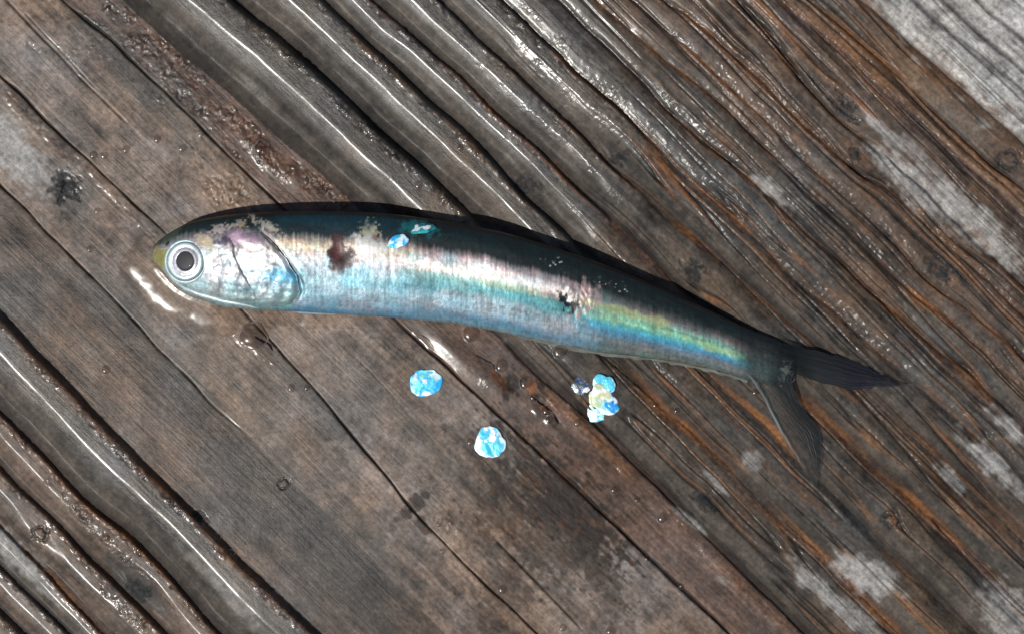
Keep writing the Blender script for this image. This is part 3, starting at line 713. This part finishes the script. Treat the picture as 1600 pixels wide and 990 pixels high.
# ------------------------------------------------------------------ fins
def fin_material():
    k = NT("dark_fin"); p = k.p
    col = k.n("ShaderNodeVertexColor", layer_name="Col").outputs[0]
    k.l(col, p.inputs["Base Color"]); p.inputs["Roughness"].default_value = .65
    p.inputs["Specular IOR Level"].default_value = .15
    p.inputs["Coat Weight"].default_value = .05; p.inputs["Coat Roughness"].default_value = .25
    al = k.n("ShaderNodeAttribute", attribute_name="Opacity").outputs["Fac"]; k.l(al, p.inputs["Alpha"])
    return k.m
M_FIN = fin_material()
def fin(name, e0, e1, zfun, colfun, rays, parent, label=None, nr_=60, na_=90, amp=1.0, tipfade=.0, op=.95):
    """membrane between two edge curves, corrugated by its rays"""
    def rs(pts):
        p = np.array(pts, float); L = np.concatenate([[0], np.cumsum(np.hypot(*np.diff(p, axis=0).T))]); q = np.linspace(0, L[-1], nr_)
        return sm_interp(q, L, p[:, 0]) + 1.6 * vnoise(q / 14, q * 0, 871 + len(p)), sm_interp(q, L, p[:, 1]) + 1.6 * vnoise(q / 11, q * 0, 873 + int(p[0, 0]) % 7)
    ax_, ay = rs(e0); bx2, by2 = rs(e1)
    r, q = np.meshgrid(np.linspace(0, 1, nr_), np.linspace(0, 1, na_), indexing='ij')
    Xf = ax_[:, None] * (1 - q) + bx2[:, None] * q; Yf = ay[:, None] * (1 - q) + by2[:, None] * q
    fray = ss(.45, 1, r) * (vnoise(q * rays * 1.1, q * 0, 851) * 11 - 4)
    dx = np.gradient(Xf, axis=0); dy = np.gradient(Yf, axis=0); dl = np.hypot(dx, dy) + 1e-6
    Xf = Xf + dx / dl * fray; Yf = Yf + dy / dl * fray
    cor = .75 * vnoise(q * rays * 2.2, r * 1.5, 857) + .4 * vnoise(q * rays * 4.5, r * 3, 859)
    Z = zfun(r, q) + amp * cor * (1 - .5 * r)
    c = colfun(r, q, cor); n = Xf.size
    opa = np.clip((op(r, q) if callable(op) else op) * (1 - tipfade * ss(.4, 1, r) * (.55 + .75 * vnoise(q * rays * 1.6, r * 2.5, 853))) * (1 - .22 * (tipfade > 0) * (1 + vnoise(q * rays * 2.2, r * 1.5, 857))), 0, 1)
    v = np.concatenate([PX(Xf, Yf, Z).reshape(-1, 3), PX(Xf, Yf, Z - 1.0).reshape(-1, 3)])
    fa = grid_faces(nr_, na_)
    rim = np.concatenate([np.arange(na_), na_ - 1 + na_ * np.arange(1, nr_), (nr_ - 1) * na_ + np.arange(na_ - 2, -1, -1), na_ * np.arange(nr_ - 2, 0, -1)])
    rf = np.stack([rim, np.roll(rim, -1), np.roll(rim, -1) + n, rim + n], -1)
    o = mesh_obj(name, v, np.concatenate([fa[:, ::-1], fa + n, rf]), M_FIN, parent, np.concatenate([c.reshape(-1, 3)] * 2), {"Opacity": np.concatenate([opa.reshape(-1)] * 2)})
    if label: o['label'] = label
    return o
def col_up(r, q, cor):
    c = mix(np.broadcast_to(np.array((.008, .011, .013)), r.shape + (3,)), (.008, .010, .022), ss(.3, .9, r) * .8)
    return c * (1 + .5 * cor + .4 * vnoise(r * 5, q * 30, 861))[..., None]
fin("tail_lobe", [(1196, 523), (1250, 541), (1300, 553), (1350, 571), (1385, 585), (1418, 600)], [(1206, 578), (1250, 586), (1290, 599), (1330, 608), (1374, 607), (1418, 603)],
    lambda r, q: 29 * (1 - ss(0, .35, r)) + 14 * ss(0, .35, r) - 4 * r + 3 * np.sin(q * 3.1), col_up, 15, fish, "dark blue black upper lobe of the tail", op=lambda r, q: ss(0, .32, r + .05 * vnoise(q * 9, r * 3, 881)), tipfade=1.0, amp=.5)
def col_lo(r, q, cor):
    base = mix(np.broadcast_to(np.array((.040, .052, .050)), r.shape + (3,)), (.012, .018, .022), ss(.12, .45, q + .25 * (r - .5)))
    base = mix(base, (.15, .18, .19), np.exp(-((q - .03) / .035) ** 2) * (1 - ss(.5, .9, r)))
    base = mix(base, (.05, .06, .055), ss(.75, 1, r) * .5)
    return base * (1 + .2 * cor + .4 * vnoise(r * 5, q * 30, 863))[..., None]
fin("tail_lobe", [(1168, 582), (1190, 610), (1208, 644), (1226, 682), (1248, 716), (1276, 760)], [(1240, 572), (1246, 610), (1264, 645), (1284, 674), (1290, 706), (1284, 760)],
    lambda r, q: 27 * (1 - ss(0, .25, r)) + 14 * ss(0, .25, r) - 4 * r + 2 * np.sin(q * 3.1), col_lo, 12, fish, "grey lower lobe of the tail with a pale front edge", tipfade=.85, amp=.5, op=lambda r, q: (.15 + .5 * ss(.25, .7, q) + .6 * ss(.12, .02, q)) * ss(0, .12, r))
def col_an(r, q, cor):
    return np.broadcast_to(np.array((.11, .115, .10)), r.shape + (3,)) * (1 + .25 * cor + .3 * vnoise(r * 40, q * 3, 865))[..., None]
fin("anal_fin", [(800, 520), (870, 535), (950, 550), (1030, 560), (1100, 573), (1170, 592)], [(815, 528), (880, 544), (950, 556), (1030, 565), (1100, 578), (1176, 600)],
    lambda r, q: 15 - 4 * q + 0 * r, col_an, 2, fish, None, nr_=200, na_=10, amp=.3, op=.85)
def col_pe(r, q, cor):
    return np.broadcast_to(np.array((.22, .28, .30)), r.shape + (3,)) * (1 + .3 * cor)[..., None]
fin("pectoral_fin", [(455, 474), (480, 479), (520, 482), (560, 484)], [(462, 488), (485, 490), (520, 491), (562, 489)],
    lambda r, q: 38 - 14 * q - 5 * r, col_pe, 5, fish, None, nr_=30, na_=30, amp=.6, op=.9)

# ------------------------------------------------------------------ standing water round the fish
outx = np.concatenate([xx[::8], xx[::-8]]); outy = np.concatenate([sm_interp(xx[::8], tx, ty), sm_interp(xx[::-8], bx_, by_)])
gx = np.arange(150, 1330, 2.5); gy = np.arange(290, 760, 2.5)
GX, GY = np.meshgrid(gx, gy, indexing='ij')
D = np.full(GX.shape, 1e9)
for k in range(0, len(outx)):
    x1, y1, x2, y2 = outx[k - 1], outy[k - 1], outx[k], outy[k]
    L2 = (x2 - x1) ** 2 + (y2 - y1) ** 2 + 1e-9
    t = np.clip(((GX - x1) * (x2 - x1) + (GY - y1) * (y2 - y1)) / L2, 0, 1)
    D = np.minimum(D, np.hypot(GX - x1 - t * (x2 - x1), GY - y1 - t * (y2 - y1)))
xin = np.clip(GX, 234.5, 1253.5)
inside = (GY > sm_interp(xin, tx, ty)) & (GY < sm_interp(xin, bx_, by_)) & (GX > 234) & (GX < 1254)
D = np.where(inside, -D, D)
below = GY > (sm_interp(xin, tx, ty) + sm_interp(xin, bx_, by_)) / 2
Rb = np.interp(GX, [150, 240, 330, 380, 450, 620, 760, 830, 950, 1100, 1330], [54, 54, 52, 40, 29, 27, 22, 18, 12, 8, 6])
Rt = np.interp(GX, [150, 240, 300, 420, 560, 700, 900, 1330], [44, 24, 14, 12, 14, 10, 8, 5])
wb = ss(-20, 20, GY - (402 + 0 * GX)) * (GX < 330) + below * (GX >= 330)
R_ = Rb * wb + Rt * (1 - wb) + 3.5 * fbm(GX / 40, GY / 40, 901, 3)
e = np.clip(D / R_, 0, 1.3)
hw = np.where(e < 1, np.minimum(12.5, R_ * .235) * (1 - e ** 3), 0) - 2.0 - 4 * (e > 1) + 2.5 * np.exp(-np.clip(D, 0, 99) / 4.0)
def pool(cx_, cy_, a, b, ang, hgt, seed):
    c_, s2 = math.cos(math.radians(ang)), math.sin(math.radians(ang))
    u = ((GX - cx_) * c_ + (GY - cy_) * s2) / a; v = (-(GX - cx_) * s2 + (GY - cy_) * c_) / b
    r = np.sqrt(u * u + v * v) + .28 * fbm(GX / 26, GY / 26, seed, 3)
    return np.where(r < 1, (hgt * .75 + 2) * np.clip(1 - r ** 2, 0, 1), 0) - 2.0 - 4 * (r > 1.02)
for args in [(402, 540, 46, 22, 38, 5, 911), (745, 570, 100, 22, 44, 4.5, 912), (845, 640, 44, 16, 44, 5, 913), (885, 555, 60, 14, 18, 5, 914), (660, 530, 40, 12, 40, 5, 915)]:
    hw = np.maximum(hw, pool(*args))
hw = hw + .3 * fbm(GX / 34, GY / 26, 921, 3) * (hw > -2)
keep = hw > -3.5
ni, nj = GX.shape
fq = grid_faces(ni, nj)
kf = keep.reshape(-1)[fq].all(1); fq = fq[kf]
used = np.unique(fq); remap = np.full(ni * nj, -1); remap[used] = np.arange(len(used))
wv = np.stack([(GX - CX) * U, (CY - GY) * U, hw * U], -1).reshape(-1, 3)[used]
water = mesh_obj("water", wv, remap[fq][:, ::-1], M_WATER)
tag(water, "thin pool of clear water standing round the fish", kind='structure')

# ------------------------------------------------------------------ water drops
def drop_mesh(seed, r):
    na, nh = 24, 8
    an = np.linspace(0, 2 * math.pi, na, endpoint=False); ph = np.linspace(0, math.pi / 2, nh)
    P, A = np.meshgrid(ph, an, indexing='ij')
    rr = r * np.cos(P) ** .8 * (1 + .14 * vnoise(np.cos(A) * 1.6 + seed, np.sin(A) * 1.6 + 3, seed)) + .02
    v = np.stack([rr * np.cos(A) * U, rr * np.sin(A) * U, (np.sin(P) * r * .55 - .8) * U], -1).reshape(-1, 3)
    return v, grid_faces(nh, na, True)
drops = [
 (395, 526, 19, "largest water drop, just below the fish's throat"),
 (735, 521, 12, "round water drop touching the fish's belly between two cracks"),
 (784, 571, 9, "bright water drop on the grey strip beneath the fish"),
 (821, 597, 10, "water drop beside the orange stain under the fish"),
 (834, 620, 6, "small bead on the edge of the orange stain under the fish"), (855, 641, 8, "water drop on the dark stain left of the pile of blue scales"), (858, 655, 6, "small bead lowest in the row of drops on the dark stain"), (875, 548, 11, "water drop in the wet hollow right below the belly"),
 (735, 690, 6, "tiny water drop touching the left edge of the lowest scale"), (887, 536, 7, "bead tucked against the belly just above the wet hollow"), (903, 660, 6, "lone bead to the lower left of the four overlapping scales"), (694, 672, 4, "tiny bead on bare wood between the two single blue scales"),
 (146, 242, 6, "leftmost bead of the row of three above the fish's snout"), (163, 243, 6, "middle bead of the row of three above the fish's snout"), (197, 234, 6, "rightmost bead of the row of three above the fish's snout"), (140, 390, 5, "lone bead on the board to the left of the snout"), (152, 330, 5, "small bead to the right of the dark knot at the left"), (408, 232, 11, "bright water drop on the upper left board above the head"), (285, 232, 6, "bead on the sparkling wet board above the fish's eye"), (246, 218, 6, "bead to the right of the row of three beads above the snout"),
 (960, 765, 6, "upper bead of the two on the dark board at lower middle"), (996, 780, 5, "lower bead of the two on the dark board at lower middle"), (1036, 808, 8, "water drop on the rusty streak at lower middle"), (785, 920, 7, "bead on the dark stained board near the bottom edge"), (1012, 872, 5, "bead beside the long black crack at lower middle"), (692, 860, 5, "bead beside the crack under the lowest blue scale"), (705, 815, 5, None), (686, 818, 5, None),
 (455, 606, 6, "left bead of a pair below the throat of the fish"), (480, 605, 5, "right bead of a pair below the throat of the fish"), (165, 577, 6, "lone bead above the wet ridge at the left"), (1232, 590, 7, "water drop in the fork of the tail"), (1236, 578, 4, "upper tiny bead in the fork of the tail"), (1222, 600, 4, "lower tiny bead in the fork of the tail"), (1180, 612, 5, "bead at the root of the lower tail lobe"), (655, 290, 6, "bead on the wet ridge just above the back of the fish"), (870, 470, 0, None),
 (955, 985, 8, "bead at the bottom edge right of the long crack"), (880, 980, 6, "bead at the bottom edge in the middle"), (1066, 914, 5, "bead on the long black crack near the bottom edge"), (720, 232, 5, "bead on the third glossy ridge above the fish"), (1058, 640, 5, None), (1025, 632, 5, None), (320, 817, 6, None), (340, 838, 5, None), (362, 863, 5, None)]
rd = np.random.default_rng(3)
for i, (x, y, r, lab) in enumerate(drops):
    if r == 0: continue
    r = r * 1.2; v, fa = drop_mesh(20 + i, r)
    o = mesh_obj("water_drop", v, fa, M_DROP)
    z = wood_z(x, y)
    if 1215 < x < 1245 and y < 605: z = 13
    o.location = W(x, y, z); o.rotation_euler = (0, 0, rd.uniform(0, 6))
    tag(o, lab or "small clear bead of water sitting on the wet wood grain", "water drop", "water drops scattered on the wood")

# ------------------------------------------------------------------ loose scales
def scale_obj(x, y, r, rot, pal, label, sx=1.0, sy=1.0, z=None, tilt=(0, 0), seed=0):
    na, nrr = 64, 16
    an = np.linspace(0, 2 * math.pi, na, endpoint=False)
    R, A = np.meshgrid(np.linspace(.02, 1, nrr), an, indexing='ij')
    edge = 1 + .16 * vnoise(np.cos(A) * 1.1 + 5 + seed, np.sin(A) * 1.1 + 5, 900 + seed) + .07 * vnoise(np.cos(A) * 3.4 + 5 + seed, np.sin(A) * 3.4 + 5, 902 + seed) + .015 * np.cos(A * 7 + seed) + .05 * np.cos(A * 2)
    Xs = R * r * edge * np.cos(A) * sx; Ys = R * r * edge * np.sin(A) * sy
    Z = 1.5 * (1 - R ** 2) + .7 * fbm(Xs / 14 + seed, Ys / 11, 940 + seed, 3) + 1.0
    n1 = fbm(Xs / 11 + seed * 7, Ys / 11, 950 + seed, 2); n2 = fbm(Xs / 9 + seed * 3, Ys / 9, 960 + seed, 2)
    c = mix(np.broadcast_to(np.array(pal[0]), R.shape + (3,)), pal[1], ss(-.25, .25, n1))
    c = mix(c, pal[2], ss(.15, .5, n2)); c = mix(c, (.86, .90, .90), ss(.45, .7, fbm(Xs / 12 + seed, Ys / 9, 970 + seed, 2) + .25 * R) * .7); c = mix(c, np.array(pal[1]) * .8, ss(.9, 1, R) * .2)  # pale blotches, partly white glints painted into the scale colour
    v = np.concatenate([np.stack([Xs * U, Ys * U, Z * U], -1).reshape(-1, 3), np.stack([Xs * U, Ys * U, (Z - .9) * U], -1).reshape(-1, 3)])
    fa = grid_faces(nrr, na, True); n = nrr * na
    ri = (nrr - 1) * na + np.arange(na)
    rf = np.stack([ri, ri + n, np.roll(ri, -1) + n, np.roll(ri, -1)], -1)
    o = mesh_obj("fish_scale", v, np.concatenate([fa, fa[:, ::-1] + n, rf]), M_SCALE, None, np.concatenate([c.reshape(-1, 3)] * 2), {"Metal": np.full(2 * n, .15)})
    o.location = W(x, y, wood_z(x, y) + 1.0 if z is None else z); o.rotation_euler = (math.radians(tilt[0]), math.radians(tilt[1]), rot)
    tag(o, label, "fish scale", "loose fish scales shed on and beside the fish")
    return o
BLU = (.02, .38, .80); CYN = (.10, .54, .74); WHT = (.80, .86, .88); MNT = (.28, .64, .62)
scale_obj(663, 596, 23, .3, (BLU, CYN, MNT), "bright sky blue scale lying alone on the bare wood, leftmost below the fish", seed=1)
scale_obj(765, 692, 24, 1.2, (CYN, WHT, (.05, .50, .80)), "white and turquoise blotched scale, lowest of the scales on the wood", seed=2)
scale_obj(942, 602, 17, .5, (BLU, CYN, CYN), "bright blue scale at the top of the upright pile of four scales", .95, 1.1, seed=3)
scale_obj(948, 632, 18, 1.2, ((.03, .30, .72), (.02, .22, .62), MNT), "deep blue scale at the right of the upright pile of four scales", .8, 1.25, seed=4, z=wood_z(951, 637) + 2.0)
scale_obj(934, 643, 17, .3, (MNT, CYN, (.30, .62, .52)), "mint green scale at the bottom left of the upright pile of four", .95, .9, seed=9, z=wood_z(931, 646) + 1.2, tilt=(4, -5))
scale_obj(936, 619, 20, .9, ((.50, .66, .46), WHT, (.62, .62, .36)), "pale yellow white scale across the middle of the upright pile of four", .85, 1.0, seed=5, z=wood_z(937, 618) + 3.2, tilt=(5, 3))
scale_obj(910, 600, 15, .1, ((.03, .05, .12), (.05, .10, .25), (.05, .08, .10)), "dull dark blue scale lying to the left of the upright pile", seed=6, z=wood_z(910, 600) + .3)
zf = lambda x, y: body_z(x, y) + .3
scale_obj(805 + (622 - 800) * .985 - 5, 495 + (378 - 495) * .985, 16, .35, (BLU, (.01, .42, .85), MNT), "vivid blue scale stuck on the fish's dark back behind its head", 1.15, .72, z=zf(622, 379), tilt=(-14, 0), seed=7)
scale_obj(800 + (655 - 800) * .985, 495 + (358 - 495) * .985, 18, .1, ((.02, .22, .26), (.03, .34, .38), (.01, .10, .12)), "dark teal scale stuck near the top edge of the fish's back", 1.5, .62, z=zf(655, 360) - 2.5, tilt=(-30, 0), seed=8)
